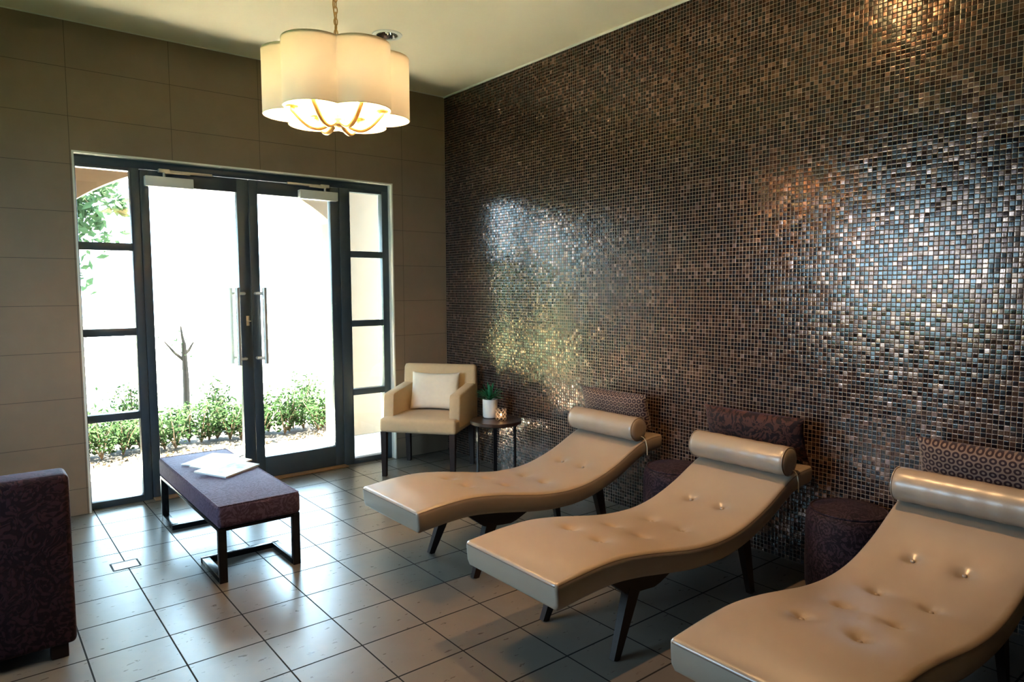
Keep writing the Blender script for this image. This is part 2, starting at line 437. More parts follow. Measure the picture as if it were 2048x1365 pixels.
b = NB(); bx(b, (XL-0.2, YF-0.2, 0), (0, YF, H)); struct('wall_front', b, 'paint', 'dark taupe painted wall facing the glazed doors', 'wall')
WY0, WY1, WZ0, WZ1 = -2.85, -1.15, 0.88, 2.30
b = NB()
bx(b, (XL-0.2, YF, 0), (XL, WY0, H)); bx(b, (XL-0.2, WY1, 0), (XL, 0, H)); bx(b, (XL-0.2, WY0, 0), (XL, WY1, WZ0)); bx(b, (XL-0.2, WY0, WZ1), (XL, WY1, H))
struct('wall_left', b, 'paint', 'dark taupe painted wall with the large window opposite the mosaic', 'wall')
# side window that the mosaic mirrors
def side_window(name, ya, yb, label):
    w = thing(name, label, 'window', (XL-0.1, ya, WZ0), kind='structure')
    b = NB(); L, hh = yb-ya, WZ1-WZ0
    for y0 in (0, L/2-0.03, L-0.06): bx(b, (-0.03, y0, 0), (0.03, y0+0.06, hh))
    bx(b, (-0.028, 0, 0), (0.028, L, 0.06)); bx(b, (-0.028, 0, hh-0.06), (0.028, L, hh))
    obj('window_frame', b, 'frame', w)
    b = NB(); bx(b, (-0.004, 0.05, 0.05), (0.004, L-0.05, hh-0.05)); obj('glass_pane', b, 'glass', w)
side_window('window_3', WY0, WY1, 'large dark-framed window in the taupe wall facing the mosaic')
# white bead at ceiling joints
b = NB(); bx(b, (-0.012, YF, H-0.012), (0, 0, H)); struct('trim_1', b, 'white_trim', 'thin pale bead where mosaic wall meets ceiling', 'trim')
b = NB(); bx(b, (XL, -0.005, H-0.007), (-0.012, 0, H)); struct('trim_2', b, 'white_trim', 'thin pale bead where brown tiled wall meets ceiling', 'trim')
# white lining round the opening
b = NB(); t_ = 0.012
bx(b, (OX0, -0.004, 0), (OX0+t_, 0.25, OZ)); bx(b, (OX1-t_, -0.004, 0), (OX1, 0.25, OZ)); bx(b, (OX0+t_, -0.004, OZ-t_), (OX1-t_, 0.25, OZ))
struct('trim_3', b, 'white_trim', 'pale white lining around the door and sidelight opening', 'trim')
b = NB(); bx(b, (-2.46, 0.0, 0.0), (-0.99, 0.25, 0.010), 0.003); struct('trim_4', b, 'sill', 'brown threshold strip under the glazed doors', 'trim')

# ------------------------------------------------------------------ glazed doors and sidelights
FY0, FY1 = 0.062, 0.135
ix0, ix1, iz = OX0+t_, OX1-t_, OZ-t_
b = NB()
bx(b, (ix0, FY0, iz-0.055), (ix1, FY1, iz), 0.003)                                 # head
bx(b, (-2.513, FY0, 0.0), (-2.463, FY1, iz-0.055), 0.003); bx(b, (-0.997, FY0, 0.0), (-0.912, FY1, iz-0.055), 0.003)
struct('trim_5', b, 'frame', 'dark slate outer frame with posts beside the glazed doors', 'door frame')
def sidelight(name, x0, x1, fl, fr, label):
    o = thing(name, label, 'window', (x0, FY0, 0), kind='structure'); w = x1-x0; top = iz-0.055
    b = NB()
    bx(b, (0, 0, 0), (fl, 0.07, top), 0.002); bx(b, (w-fr, 0, 0), (w, 0.07, top), 0.002)
    bx(b, (fl, 0, 0), (w-fr, 0.07, 0.045), 0.002); bx(b, (fl, 0.004, top-0.022), (w-fr, 0.07, top), 0.002)
    obj('window_frame', b, 'frame', o)
    zs = [0.045, 0.615, 1.198, 1.780, top]
    for z in zs[1:4]:
        b = NB(); bx(b, (fl, 0.0, z-0.026), (w-fr, 0.07, z+0.026), 0.003); obj('glazing_bar', b, 'frame', o)
    for i in range(4):
        b = NB(); bx(b, (fl-0.004, 0.033, zs[i]+0.005), (w-fr+0.004, 0.039, zs[i+1]-0.005)); obj('glass_pane', b, 'glass', o)
sidelight('window_1', ix0, -2.513, 0.012, 0.006, 'tall narrow four-pane sidelight on the sofa side of the glazed doors')
sidelight('window_2', -0.912, ix1, 0.006, 0.060, 'tall narrow four-pane sidelight beside the tan armchair')
def leaf(name, x0, x1, gl, gr, label, hinge_left):
    o = thing(name, label, 'door', (x0, 0.066, 0.012), kind='structure'); w = x1-x0; top = iz-0.055-0.004-0.012
    g0, g1 = gl-x0, gr-x0; z0, z1 = 0.165, 2.200
    b = NB()
    bx(b, (0.002, 0, 0), (g0, 0.055, top), 0.003); bx(b, (g1, 0, 0), (w-0.002, 0.055, top), 0.003)
    bx(b, (g0, 0, 0), (g1, 0.055, z0), 0.003); bx(b, (g0, 0, z1), (g1, 0.055, top), 0.003)
    obj('door_frame', b, 'frame', o)
    b = NB(); bx(b, (g0-0.006, 0.024, z0-0.006), (g1+0.006, 0.032, z1+0.006)); obj('glass_pane', b, 'glass', o)
    # pull handles, one on each face
    hx = (-1.848 if hinge_left else -1.648) - x0
    sx = (-1.790 if hinge_left else -1.700) - x0
    for yy, ys in ((-0.055, 0.0), (0.115, 0.055)):
        b = NB(); tube(b, [(hx, yy, 0.905), (hx, yy, 1.490)], 0.0165, 16)
        h = obj('pull_handle', b, 'steel', o)
        for zz in (0.950, 1.445):
            b = NB(); tube(b, [(hx, yy, zz), (sx, yy*0.5+ys*0.5, zz), (sx, ys, zz)], 0.012, 12); obj('handle_standoff', b, 'steel', h)
    return o
d1 = leaf('door_1', -2.463, -1.728, -2.404, -1.814, 'glazed door leaf next to the four-pane sidelight on the sofa side', True)
d2 = leaf('door_2', -1.728, -0.997, -1.660, -1.076, 'glazed door leaf nearer the tan armchair', False)
b = NB(); bx(b, (-1.775-(-2.463), -0.006, 1.20), (-1.752-(-2.463), 0, 1.275), 0.002); lk = obj('lock_plate', b, 'steel', d1)
b = NB(); tube(b, [(-1.776-(-2.463), -0.02, 1.235), (-1.745-(-2.463), -0.02, 1.235)], 0.004, 8); tube(b, [(-1.763-(-2.463), -0.02, 1.235), (-1.763-(-2.463), 0, 1.235)], 0.006, 8); obj('thumb_turn', b, 'steel', lk)
def closer(door, x0, xa, xb, arm0, arm1, pivot):
    dx = -door.location.x
    b = NB(); bx(b, (xa+dx, -0.055, 2.188), (xb+dx, 0.0, 2.258), 0.004); c = obj('door_closer', b, 'closer', door)
    b = NB(); bx(b, (arm0+dx, -0.030, 2.292), (arm1+dx, -0.006, 2.310), 0.002)
    bx(b, (pivot-0.035+dx, -0.040, 2.288), (pivot+0.035+dx, -0.006, 2.314), 0.003)
    bar(b, (pivot+dx, -0.046, 2.285), ((arm0+arm1)/2+dx, -0.040, 2.288), 0.008, 0.02, xdir=(0, 0, 1))
    tube(b, [(pivot+dx, -0.030, 2.250), (pivot+dx, -0.030, 2.295)], 0.010, 10)
    obj('closer_arm', b, 'steel', c)
closer(d1, -2.463, -2.435, -2.125, -2.30, -1.99, -2.31)
closer(d2, -1.728, -1.345, -1.030, -1.435, -1.10, -1.13)

# ------------------------------------------------------------------ porch and garden beyond the doors
b = NB(); bx(b, (-7, 0.22, -0.16), (3, 1.30, -0.004)); struct('ground_porch', b, 'paving', 'pale sunlit paving of the porch outside the doors', 'ground')
b = NB(); bx(b, (-9, 1.30, -0.2), (4, 2.95, -0.03)); 
struct('ground_bed', b, 'soil', 'garden bed of brown soil under the low shrubs', 'ground')
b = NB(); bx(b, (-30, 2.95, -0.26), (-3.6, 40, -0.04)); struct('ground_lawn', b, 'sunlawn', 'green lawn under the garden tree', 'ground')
b = NB(); bx(b, (-3.6, 2.95, -0.25), (30, 40, -0.04)); struct('ground_drive', b, 'gravel', 'pale bright gravel ground beyond the shrubs', 'ground')
b = NB(); bx(b, (-30, -12, -0.26), (XL-0.2, 0.25, -0.05)); bx(b, (-30, 0.25, -0.26), (-9, 2.95, -0.05)); struct('ground_side', b, 'lawn', 'lawn outside the side window, coloured dark as if in shade', 'ground')
AY0, AY1 = 1.11, 1.36
arc = [( -1.70+1.70*math.sin(a), 0.84+1.70*math.cos(a)) for a in [(-0.705+1.41*i/28) for i in range(29)]]
poly = [(-7, 0)] + [(arc[0][0], 0)] + arc + [(arc[-1][0], 0), (3, 0), (3, 3.3), (-7, 3.3)]
b = NB()
A = [(-7, 0), (arc[0][0], 0), (arc[0][0], 3.3), (-7, 3.3)]; prism(b, A, 'y', AY0, AY1)
A = [(arc[-1][0], 0), (3, 0), (3, 3.3), (arc[-1][0], 3.3)]; prism(b, A, 'y', AY0, AY1)
A = arc + [(arc[-1][0], 3.3), (arc[0][0], 3.3)]; prism(b, A, 'y', AY0, AY1)
struct('wall_porch', b, 'stucco', 'cream stucco porch wall with wide arched opening', 'wall', angle=20)
b = NB(); bx(b, (-7, 0.25, 2.85), (3, AY1, 3.05)); struct('ceiling_porch', b, 'stucco', 'cream underside of the porch roof', 'ceiling')

def leafcloud(bm, pts, size, seed):
    rr = random.Random(seed)
    for p in pts:
        s = size*rr.uniform(0.6, 1.3)
        a = Vector((rr.gauss(0, 1), rr.gauss(0, 1), rr.gauss(0, 0.7))).normalized()
        c = a.cross(Vector((rr.gauss(0, 1), rr.gauss(0, 1), rr.gauss(0, 1)))).normalized()
        n = a.cross(c); p = Vector(p)
        q = [p - a*s, p + c*s*0.42 + n*s*0.12, p + a*s, p - c*s*0.42 + n*s*0.12]
        vs = ring(bm, q); bm.faces.new((vs[0], vs[1], vs[2])); bm.faces.new((vs[0], vs[2], vs[3]))
def shrub(x, y, w, h, seed, label, group):
    o = thing('shrub', label, 'shrub', (x, y, -0.03), 0, group)
    rr = random.Random(seed); pts = []; stems = NB()
    for k in range(9):
        a = rr.uniform(0, 2*PI); r = rr.uniform(0.25, 0.95)*w/2; hz = h*rr.uniform(0.65, 1.05)
        tip = Vector((r*math.cos(a), r*math.sin(a)*0.7, hz))
        mid = tip*0.5 + Vector((0, 0, 0.04))
        tube(stems, [(0, 0, 0), mid, tip], [0.008, 0.006, 0.003], 5)
        for j in range(75):
            tt = rr.uniform(0.25, 1.0)
            p = tip*tt + Vector((rr.gauss(0, 0.07), rr.gauss(0, 0.07), rr.gauss(0, 0.035)))
            p.z = max(0.03, p.z); pts.append(p)
    obj('stems', stems, 'stem', o)
    b = NB(); leafcloud(b, pts, 0.024, seed+5); obj('foliage', b, 'bushleaf', o, smooth=False)
row = thing('low_hedge', 'low leafy green hedge in the sunlit garden bed outside the glass doors', 'hedge', (-1.9, 1.95, -0.03))
stems, pts = NB(), []
rr = random.Random(100)
for i in range(56):
    cx_ = -2.4 + i*0.088; cy_ = rr.uniform(-0.20, 0.20); hh = rr.uniform(0.32, 0.46)
    for k in range(6):
        a = rr.uniform(0, 2*PI); r = rr.uniform(0.05, 0.26)
        tip = Vector((cx_ + r*math.cos(a), cy_ + r*math.sin(a)*0.8, hh*rr.uniform(0.7, 1.05)))
        st = Vector((cx_, cy_, 0))
        tube(stems, [st, st.lerp(tip, 0.5)+Vector((0, 0, 0.03)), tip], [0.007, 0.005, 0.002], 5)
        for j in range(44):
            p = st.lerp(tip, rr.uniform(0.22, 1.0)) + Vector((rr.gauss(0, 0.055), rr.gauss(0, 0.055), rr.gauss(0, 0.03)))
            p.z = max(0.055, p.z); pts.append(p)
obj('stems', stems, 'stem', row)
b = NB(); leafcloud(b, pts, 0.027, 55); obj('foliage', b, 'bushleaf', row, smooth=False)
lit = thing('leaf_litter', 'dry leaf litter and mulch under the low hedge outside', 'mulch', (-1.9, 1.75, -0.028), kind='stuff')
b = NB(); leafcloud(b, [Vector((rr.uniform(-3, 3.2), rr.uniform(-0.40, -0.14), rr.uniform(0.004, 0.02))) for _ in range(900)], 0.022, 77); obj('dry_leaves', b, 'dryleaf', lit, smooth=False)
for i in range(4):
    x = -2.9 + i*0.85 + R.uniform(-0.1, 0.1)
    shrub(x, 2.62 + R.uniform(-0.05, 0.05), 0.34, R.uniform(0.50, 0.62), 140+i, 'taller young shrub at the back of the garden row outside', 'young shrubs behind the low row')
sap = thing('sapling', 'thin bare sapling standing beyond the shrubs outside the doors', 'tree', (-1.50, 3.15, -0.04))
b = NB(); tube(b, [(0, 0, 0), (0.005, 0, 0.5), (-0.005, 0, 0.93)], [0.040, 0.036, 0.026], 8); obj('trunk', b, 'darkbark', sap)
for k, (q0, q1) in enumerate((((0, 0, 0.72), (-0.20, 0.02, 0.95)), ((0, 0, 0.80), (0.10, 0.0, 0.93)), ((0, 0, 0.9), (-0.03, 0, 1.12)))):
    b = NB(); tube(b, [q0, (Vector(q0)+Vector(q1))*0.5+Vector((0, 0, -0.02)), q1], [0.022, 0.017, 0.009], 6); obj('branch', b, 'darkbark', sap)
b = NB(); leafcloud(b, [Vector((R.gauss(-0.06, 0.12), R.gauss(0, 0.05), R.uniform(0.7, 1.08))) for _ in range(26)], 0.026, 4); obj('foliage', b, 'treeleaf', sap, smooth=False)
def tree(x, y, h, rad, n, seed, label, lo_, hi_, droop):
    o = thing('garden_tree', label, 'tree', (x, y, -0.05)); rr = random.Random(seed)
    b = NB(); tube(b, [(0, 0, 0), (0.06, 0, h*0.4), (0, 0.05, h*0.75)], [0.20, 0.15, 0.07], 10); obj('trunk', b, 'stem', o)
    br = NB(); pts = []
    for k in range(34):
        a = rr.uniform(0, 2*PI); e = rr.uniform(0.0, 0.5)
        st = Vector((0, 0, h*rr.uniform(0.5, 0.75))); tip = st + Vector((math.cos(a)*math.cos(e), math.sin(a)*math.cos(e), math.sin(e)*0.8))*rad*rr.uniform(0.6, 1.05)
        tip.z = max(lo_, tip.z)
        tube(br, [st, (st+tip)*0.5+Vector((0, 0, 0.15)), tip], [0.045, 0.03, 0.008], 5)
        for j in range(n):
            tt = rr.uniform(0.35, 1.05); p = st.lerp(tip, tt) + Vector((rr.gauss(0, 0.32), rr.gauss(0, 0.32), rr.gauss(0, 0.22)))
            if p.z > lo_: pts.append(p)
    for (q0, q1) in droop:                       # low hanging sprays
        q0, q1 = Vector(q0), Vector(q1); mid = (q0+q1)*0.5 + Vector((0, 0, 0.12))
        tube(br, [q0, mid, q1], [0.02, 0.013, 0.004], 5)
        for j in range(280):
            tt = rr.uniform(0.15, 1.05); w = (q0*(1-tt)+mid*tt)*(1-tt) + (mid*(1-tt)+q1*tt)*tt
            pts.append(w + Vector((rr.gauss(0, 0.10), rr.gauss(0, 0.12), rr.gauss(-0.04, 0.10))))
    obj('branches', br, 'stem', o)
    b = NB(); leafcloud(b, pts, 0.085, seed+1); obj('foliage', b, 'treeleaf', o, smooth=False)
tree(-4.0, 6.2, 6.6, 5.2, 400, 11, 'big leafy tree whose low sprays show in the top panes of the sofa-side sidelight', 3.5, 7.0,
     [((0.4, -1.0, 4.1), (1.9, -1.2, 2.62)), ((0.5, -0.8, 4.2), (2.1, -0.9, 2.95)), ((0.2, -1.1, 4.0), (1.55, -1.3, 2.35)), ((0.2, -0.6, 4.1), (1.7, -0.9, 2.05)), ((0.6, -0.5, 4.1), (2.3, -0.6, 2.75)), ((0.0, -1.2, 4.0), (1.4, -1.2, 2.75)), ((0.3, -0.9, 4.0), (1.8, -0.8, 2.45)), ((0.3, -0.7, 4.0), (1.5, -0.9, 2.2)), ((0.2, -1.0, 3.9), (1.7, -1.0, 1.85)), ((0.1, -0.8, 3.9), (1.5, -0.9, 1.75)), ((0.4, -1.0, 4.1), (2.0, -1.1, 2.3)), ((0.4, -1.0, 4.1), (1.9, -0.9, 2.8))])
def hedge(name, c, size, seed, label):
    b = NB(); bmesh.ops.create_grid(b, x_segments=46, y_segments=10, size=0.5)
    n_side = []
    b.free(); b = NB(); nx, nz = 60, 16; rows = []
    for j in range(nz+1):
        a = PI*j/nz; row = []
        for i in range(nx+1):
            uu = i/nx-0.5; endf = math.sqrt(max(0.0, 1-(2*abs(uu))**8))
            p = Vector((uu*size[0], -math.cos(a)*size[1]/2*endf, max(0.0, math.sin(a))**0.5*size[2]*(0.2+0.8*endf)))
            k = noise.noise(p*3.1+Vector((seed, 0, 0)))*0.14 + noise.noise(p*9)*0.06
            p += Vector((0, -math.cos(a), math.sin(a)))*k*min(1, p.z*3)
            row.append(b.verts.new(p))
        rows.append(row)
    for j in range(nz):
        for i in range(nx): b.faces.new((rows[j][i], rows[j][i+1], rows[j+1][i+1], rows[j+1][i]))
    o = obj(name, b, 'farleaf', None, c[:3]); o.rotation_euler = (0, 0, c[3]); tag(o, label, 'hedge'); return o
hedge('hedge', (-9.6, -2.2, -0.05, math.radians(90)), (9, 1.0, 1.25), 3, 'clipped green hedge outside the side window')
hedge('hedge', (-10.5, 9.0, -0.05, math.radians(45)), (11, 1.6, 2.7), 9, 'tall green hedge at the far side of the lawn')

# ------------------------------------------------------------------ pendant lamp
PX, PY = -2.076, -2.275
ZB, ZT = 2.264, 2.540
PA = math.atan2(-5.249-PY, -3.455-PX)       # a valley of the shade faces the room's near end
pend = thing('pendant_lamp', 'large cream six-lobed fabric shade pendant hanging on a gold chain', 'lamp', (PX, PY, 0))
def flower(theta):                            # polar radius of the six-lobed outline
    c_, a_ = 0.193, 0.132
    k = ((theta - PA - math.radians(30) + math.radians(30)) % math.radians(60)) - math.radians(30)
    return c_*math.cos(k) + math.sqrt(a_*a_ - (c_*math.sin(k))**2)
nS = 240
b = NB(); th = 0.004
def sh(r_off, z): return [( (flower(2*PI*i/nS)-r_off)*math.cos(2*PI*i/nS), (flower(2*PI*i/nS)-r_off)*math.sin(2*PI*i/nS), z) for i in range(nS)]
rr_ = [ring(b, sh(0, z)) for z in (ZB, (ZB+ZT)/2, ZT)]
for p, q in zip(rr_, rr_[1:]): bridge(b, p, q)
obj('lamp_shade', b, 'shade', pend, angle=30)
b = NB()
for z in (ZB, ZT): tube(b, sh(0.0015, z), 0.0024, 6, closed=True)
obj('shade_rim', b, 'candle_sleeve', pend)
b = NB(); TD = [ring(b, sh(0.006, ZT-0.012)), ring(b, sh(0.006, ZT-0.009))]
bridge(b, TD[0], TD[1]); b.faces.new(TD[0][::-1]); b.faces.new(TD[1]); obj('added_light_stop', b, 'candle_sleeve', pend)  # unseen cover, added to keep bulb light off the ceiling
hz = 2.240
b = NB(); lathe(b, [(0.006, -0.020), (0.016, -0.018), (0.018, -0.012), (0.032, -0.008), (0.034, 0.014), (0.020, 0.024), (0.011, 0.035), (0.009, 0.10), (0.013, 0.12), (0.009, 0.14), (0.008, 0.36), (0.016, 0.37), (0.004, 0.385)], 20, (0, 0, hz)); obj('hub', b, 'brass', pend)
for k in range(6):
    a = PA + math.radians(30 + 60*k); ca, sa = math.cos(a), math.sin(a)
    path = []
    for i in range(15):
        s = i/14.0; rad = 0.026 + s*0.172
        zz = hz + 0.004 - 0.040*math.sin(PI*min(1, s*1.02)) + 0.046*s*s
        path.append((ca*rad, sa*rad, zz))
    path += [(ca*0.200, sa*0.200, hz+0.060)]
    b = NB(); tube(b, path, 0.0112, 10); arm = obj('arm', b, 'brass', pend)
    cx_, cy_, cz_ = ca*0.200, sa*0.200, hz+0.055
    b = NB(); lathe(b, [(0.008, 0), (0.026, 0.004), (0.030, 0.010), (0.024, 0.010), (0.013, 0.012), (0.013, 0.028)], 16, (cx_, cy_, cz_)); obj('candle_cup', b, 'brass', arm)
    b = NB(); lathe(b, [(0.011, 0.028), (0.011, 0.085)], 12, (cx_, cy_, cz_)); obj('candle_sleeve', b, 'candle_sleeve', arm)
    b = NB(); lathe(b, [(0.007, 0.085), (0.016, 0.100), (0.019, 0.118), (0.014, 0.138), (0.005, 0.155)], 12, (cx_, cy_, cz_)); obj('bulb', b, 'bulb', arm)
for k in range(3):
    a = PA + math.radians(60*k*2); b = NB()
    rv_ = flower(a)-0.004
    tube(b, [(0, 0, ZT-0.02), (rv_*math.cos(a), rv_*math.sin(a), ZT-0.004)], 0.003, 6); obj('shade_spoke', b, 'brass', pend)
zc = hz+0.385; i = 0; nlinks = 0
b = NB()
while zc < H-0.05:
    pts = []
    for q in range(14):
        a = 2*PI*q/14; e = Vector((0.0085*math.cos(a), 0, 0.017*math.sin(a)))
        if i % 2: e = Vector((0, e.x, e.z))
        pts.append(Vector((0, 0, zc+0.012)) + e)
    tube(b, pts, 0.0024, 6, closed=True); zc += 0.0255; i += 1
obj('chain', b, 'brass', pend)
b = NB(); tube(b, [(0.004*math.sin(j*1.3)-0.012*math.sin(PI*j/16), 0.004*math.cos(j*1.1), hz+0.38+(H-0.03-hz-0.38)*j/16) for j in range(17)], 0.0028, 6); obj('cord', b, 'brass', pend)
b = NB(); lathe(b, [(0.010, -0.045), (0.03, -0.035), (0.062, -0.015), (0.065, 0.0)], 28, (0, 0, H)); obj('ceiling_rose', b, 'brass', pend)

# ------------------------------------------------------------------ recessed downlights
def downlight(x, y, label, lit):
    o = thing('downlight', label, 'ceiling light', (x, y, H), 0, 'recessed downlights over the loungers')
    b = NB(); lathe(b, [(0.072, -0.001), (0.074, -0.008), (0.098, -0.005), (0.102, 0.0), (0.072, 0.0)], 40, capb=False, capt=False); obj('trim_ring', b, 'white_trim', o)
    b = NB(); lathe(b, [(0.071, -0.002), (0.064, 0.004), (0.055, 0.02), (0.040, 0.055), (0.030, 0.075)], 40, capb=False); obj('reflector', b, 'chrome', o)
    dz = -0.045 if lit else 0.0
    b = NB(); lathe(b, [(0.012, 0.012+dz), (0.030 if lit else 0.017, 0.03+dz), (0.024 if lit else 0.010, 0.07+dz)], 20); obj('bulb', b, MT['dbulb'] if lit else 'white_ceramic', o)
MT['dbulb'] = emit('lit_halogen', (1.0, 0.62, 0.26), 60.0)
# housings are cut into the ceiling
for o_ in [x for x in COL.objects if x.name == 'ceiling']:
    me = o_.data
DL = [(-1.125, -1.02), (-1.10, -3.40)]
ceil = bpy.data.objects['ceiling']
b = NB()
holes = sorted(DL, key=lambda q: q[1])
# ceiling slab rebuilt around the two round cut-outs
def ceiling_mesh():
    bm = NB(); hs = 0.16; x0, x1 = XL-0.2, 0.2; y = YF-0.2; seg = 32
    def quad(xa, ya, xb, yb):
        bx(bm, (xa, ya, H), (xb, yb, H+0.2))
    for (cx_, cy_) in holes:
        quad(x0, y, x1, cy_-hs); quad(x0, cy_-hs, cx_-hs, cy_+hs); quad(cx_+hs, cy_-hs, x1, cy_+hs)
        sq, ci, top = [], [], []
        for k in range(seg):
            a = 2*PI*(k+0.5)/seg; c_, s_ = math.cos(a), math.sin(a); m_ = max(abs(c_), abs(s_))
            sq.append((cx_+hs*c_/m_, cy_+hs*s_/m_, H)); ci.append((cx_+0.075*c_, cy_+0.075*s_, H)); top.append((cx_+0.075*c_, cy_+0.075*s_, H+0.1))
        SQ, CI, TP = ring(bm, sq), ring(bm, ci), ring(bm, top)
        bridge(bm, SQ, CI); bridge(bm, CI, TP); bm.faces.new(TP)
        for q in range(4):                     # square corners of the patch
            pass
        y = cy_+hs
    quad(x0, y, x1, 0.25)
    return bm
bm = ceiling_mesh()
# corner slivers of each patch are filled by exact square corners
for (cx_, cy_) in holes:
    for sx_ in (-1, 1):
        for sy_ in (-1, 1):
            a = 2*PI*0.5/32; tt = math.tan(PI/4 - a*1.0)
            k1 = 0.16*math.tan(2*PI*3.5/32)
            v = ring(bm, [(cx_+sx_*0.16, cy_+sy_*0.16, H), (cx_+sx_*0.16, cy_+sy_*k1, H), (cx_+sx_*k1, cy_+sy_*0.16, H)])
            bm.faces.new(v)
for fc in bm.faces: pass
old = ceil.data
me = bpy.data.meshes.new('ceiling'); bm.to_mesh(me); bm.free(); me.materials.append(MT['ceiling']); ceil.data = me
b.free()
downlight(DL[0][0], DL[0][1], 'unlit recessed downlight in the ceiling just behind the pendant shade', False)
downlight(DL[1][0], DL[1][1], 'lit warm recessed downlight in the ceiling above the second lounger', True)
sp = bpy.data.lights.new('downlight_beam', 'SPOT'); sp.energy = DOWNLIGHT_W; sp.spot_size = math.radians(95); sp.spot_blend = 0.7; sp.color = (1.0, 0.56, 0.24); sp.shadow_soft_size = 0.03
so = bpy.data.objects.new('downlight_beam', sp); COL.objects.link(so); so.location = (DL[1][0], DL[1][1], H-0.045)

# ------------------------------------------------------------------ loungers
def catmull(pts, n):
    out = []
    P = [pts[0]] + pts + [pts[-1]]
    for i in range(1, len(P)-2):
        p0, p1, p2, p3 = P[i-1], P[i], P[i+1], P[i+2]
        for j in range(n):
            t = j/n
            out.append(tuple(0.5*((2*b_) + (-a_+c_)*t + (2*a_-5*b_+4*c_-d_)*t*t + (-a_+3*b_-3*c_+d_)*t**3) for a_, b_, c_, d_ in zip(p0, p1, p2, p3)))
    out.append(pts[-1]); return out
PROF = [(0, .440), (.16, .453), (.31, .455), (.46, .438), (.61, .411), (.76, .384), (.91, .369), (1.04, .370), (1.16, .387), (1.28, .420), (1.38, .457), (1.48, .503), (1.57, .541), (1.65, .560), (1.71, .566), (1.765, .567)]
TOP = catmull(PROF, 13)
LW = 0.56
BUT = [(0.41, 0.09), (0.41, -0.09), (0.67, 0.09), (0.67, -0.09), (0.95, 0.09), (0.95, -0.09), (1.26, 0.09), (1.26, -0.09)]
def topz(x):
    for (xa, za), (xb, zb) in zip(TOP, TOP[1:]):
        if xa <= x <= xb: return za + (zb-za)*(x-xa)/(xb-xa)
    return TOP[-1][1]
def pnorm(i):
    a, c = TOP[max(0, i-1)], TOP[min(len(TOP)-1, i+1)]
    d = Vector((c[0]-a[0], 0, c[1]-a[1])).normalized(); return Vector((-d.z, 0, d.x))
def make_lounger(label):
    o = thing('lounger', label, 'lounger', (0, 0, 0), 0, 'wavy leather loungers facing the garden')
    b = NB(); rings = []; n = len(TOP); er = 0.016; ny = 60
    for i, (x, z) in enumerate(TOP):
        nn = pnorm(i); s_in = 0.0
        t0 = 0.105 - 0.018*(i/(n-1))
        loop = []
        cw = min(1.0, x/0.14)*min(1.0, max(0.0, (1.765-x)/0.10)); cw = cw*cw*(3-2*cw)
        q_ = min(1.0, max(0.0, (x-1.16)/0.34)); cw *= 1.0 - 0.7*q_*q_*(3-2*q_)
        for k in range(ny+1):                       # across the top, with crown and button dimples
            y = (-LW/2+er) + (LW-2*er)*k/ny
            h = 0.010*(1-(2*y/LW)**4)*cw
            for bxx, by in BUT:
                d2 = ((x-bxx)**2 + (y-by)**2)
                if d2 < 0.05: h -= 0.016*math.exp(-d2/0.0007) + 0.008*math.exp(-d2/0.0045)
            loop.append(Vector((x, y, z)) + nn*h)
        for k in range(1, 4):
            a = PI/2*k/4; loop.append(Vector((x, LW/2-er+er*math.sin(a), z)) + nn*(-er+er*math.cos(a)))
        loop.append(Vector((x, LW/2, z)) - nn*(er+0.01)); loop.append(Vector((x, LW/2, z)) - nn*(t0-0.02)); loop.append(Vector((x, LW/2-0.012, z)) - nn*t0)
        loop.append(Vector((x, 0, z)) - nn*t0)
        loop.append(Vector((x, -LW/2+0.012, z)) - nn*t0); loop.append(Vector((x, -LW/2, z)) - nn*(t0-0.02)); loop.append(Vector((x, -LW/2, z)) - nn*(er+0.01))
        for k in range(3, 0, -1):
            a = PI/2*k/4; loop.append(Vector((x, -(LW/2-er+er*math.sin(a)), z)) + nn*(-er+er*math.cos(a)))
        if i in (0, n-1):                            # rounded end
            sg = -1 if i == 0 else 1; fan = []
            tang = Vector((nn.z, 0, -nn.x))*sg
            for k in range(4):
                a = PI/2*k/4; ins_ = 0.014*(1-math.sin(a)); out_ = 0.014*math.cos(a); lp = []
                for p in loop:
                    q = p + tang*out_
                    q -= nn*ins_ if (p-Vector((x, 0, z))).dot(nn) > -0.05 else -nn*ins_
                    if abs(p.y) > LW/2-0.05: q.y -= math.copysign(ins_, p.y)
                    lp.append(q)
                fan.append(lp)
            fan.append(loop)
            for lp in (fan if i == 0 else fan[::-1]): rings.append(ring(b, lp))
            continue
        rings.append(ring(b, loop))
    for p, q in zip(rings, rings[1:]): bridge(b, p, q)
    b.faces.new(rings[0][::-1]); b.faces.new(rings[-1])
    mt = obj('mattress', b, 'leather', o, angle=50)
    side = [Vector((x, LW/2-0.003, z)) - pnorm(i)*0.010 for i, (x, z) in enumerate(TOP)]      # piping round the top edge
    p0 = side[0]
    for run in (side, [Vector((p.x, -p.y, p.z)) for p in side], [(p0.x-0.013, -LW/2+0.012, p0.z-0.002), (p0.x-0.013, LW/2-0.012, p0.z-0.002)]):
        b = NB(); tube(b, run, 0.0022, 6); obj('piping', b, 'seam', mt)
    for bxx, by in BUT:
        b = NB(); lathe(b, [(0.002, 0.006), (0.006, 0.005), (0.0085, 0.002), (0.0085, -0.004)][::-1], 14)
        i = min(range(n), key=lambda q: abs(TOP[q][0]-bxx)); nn = pnorm(i)
        q = Vector((bxx, by, topz(bxx))) - nn*0.0105
        m_ = Vector((0, 0, 1)).rotation_difference(nn).to_matrix().to_4x4(); m_.translation = q
        bmesh.ops.transform(b, matrix=m_, verts=b.verts)
        obj('button', b, 'leather', mt)
    def under(x): return topz(x)-0.103
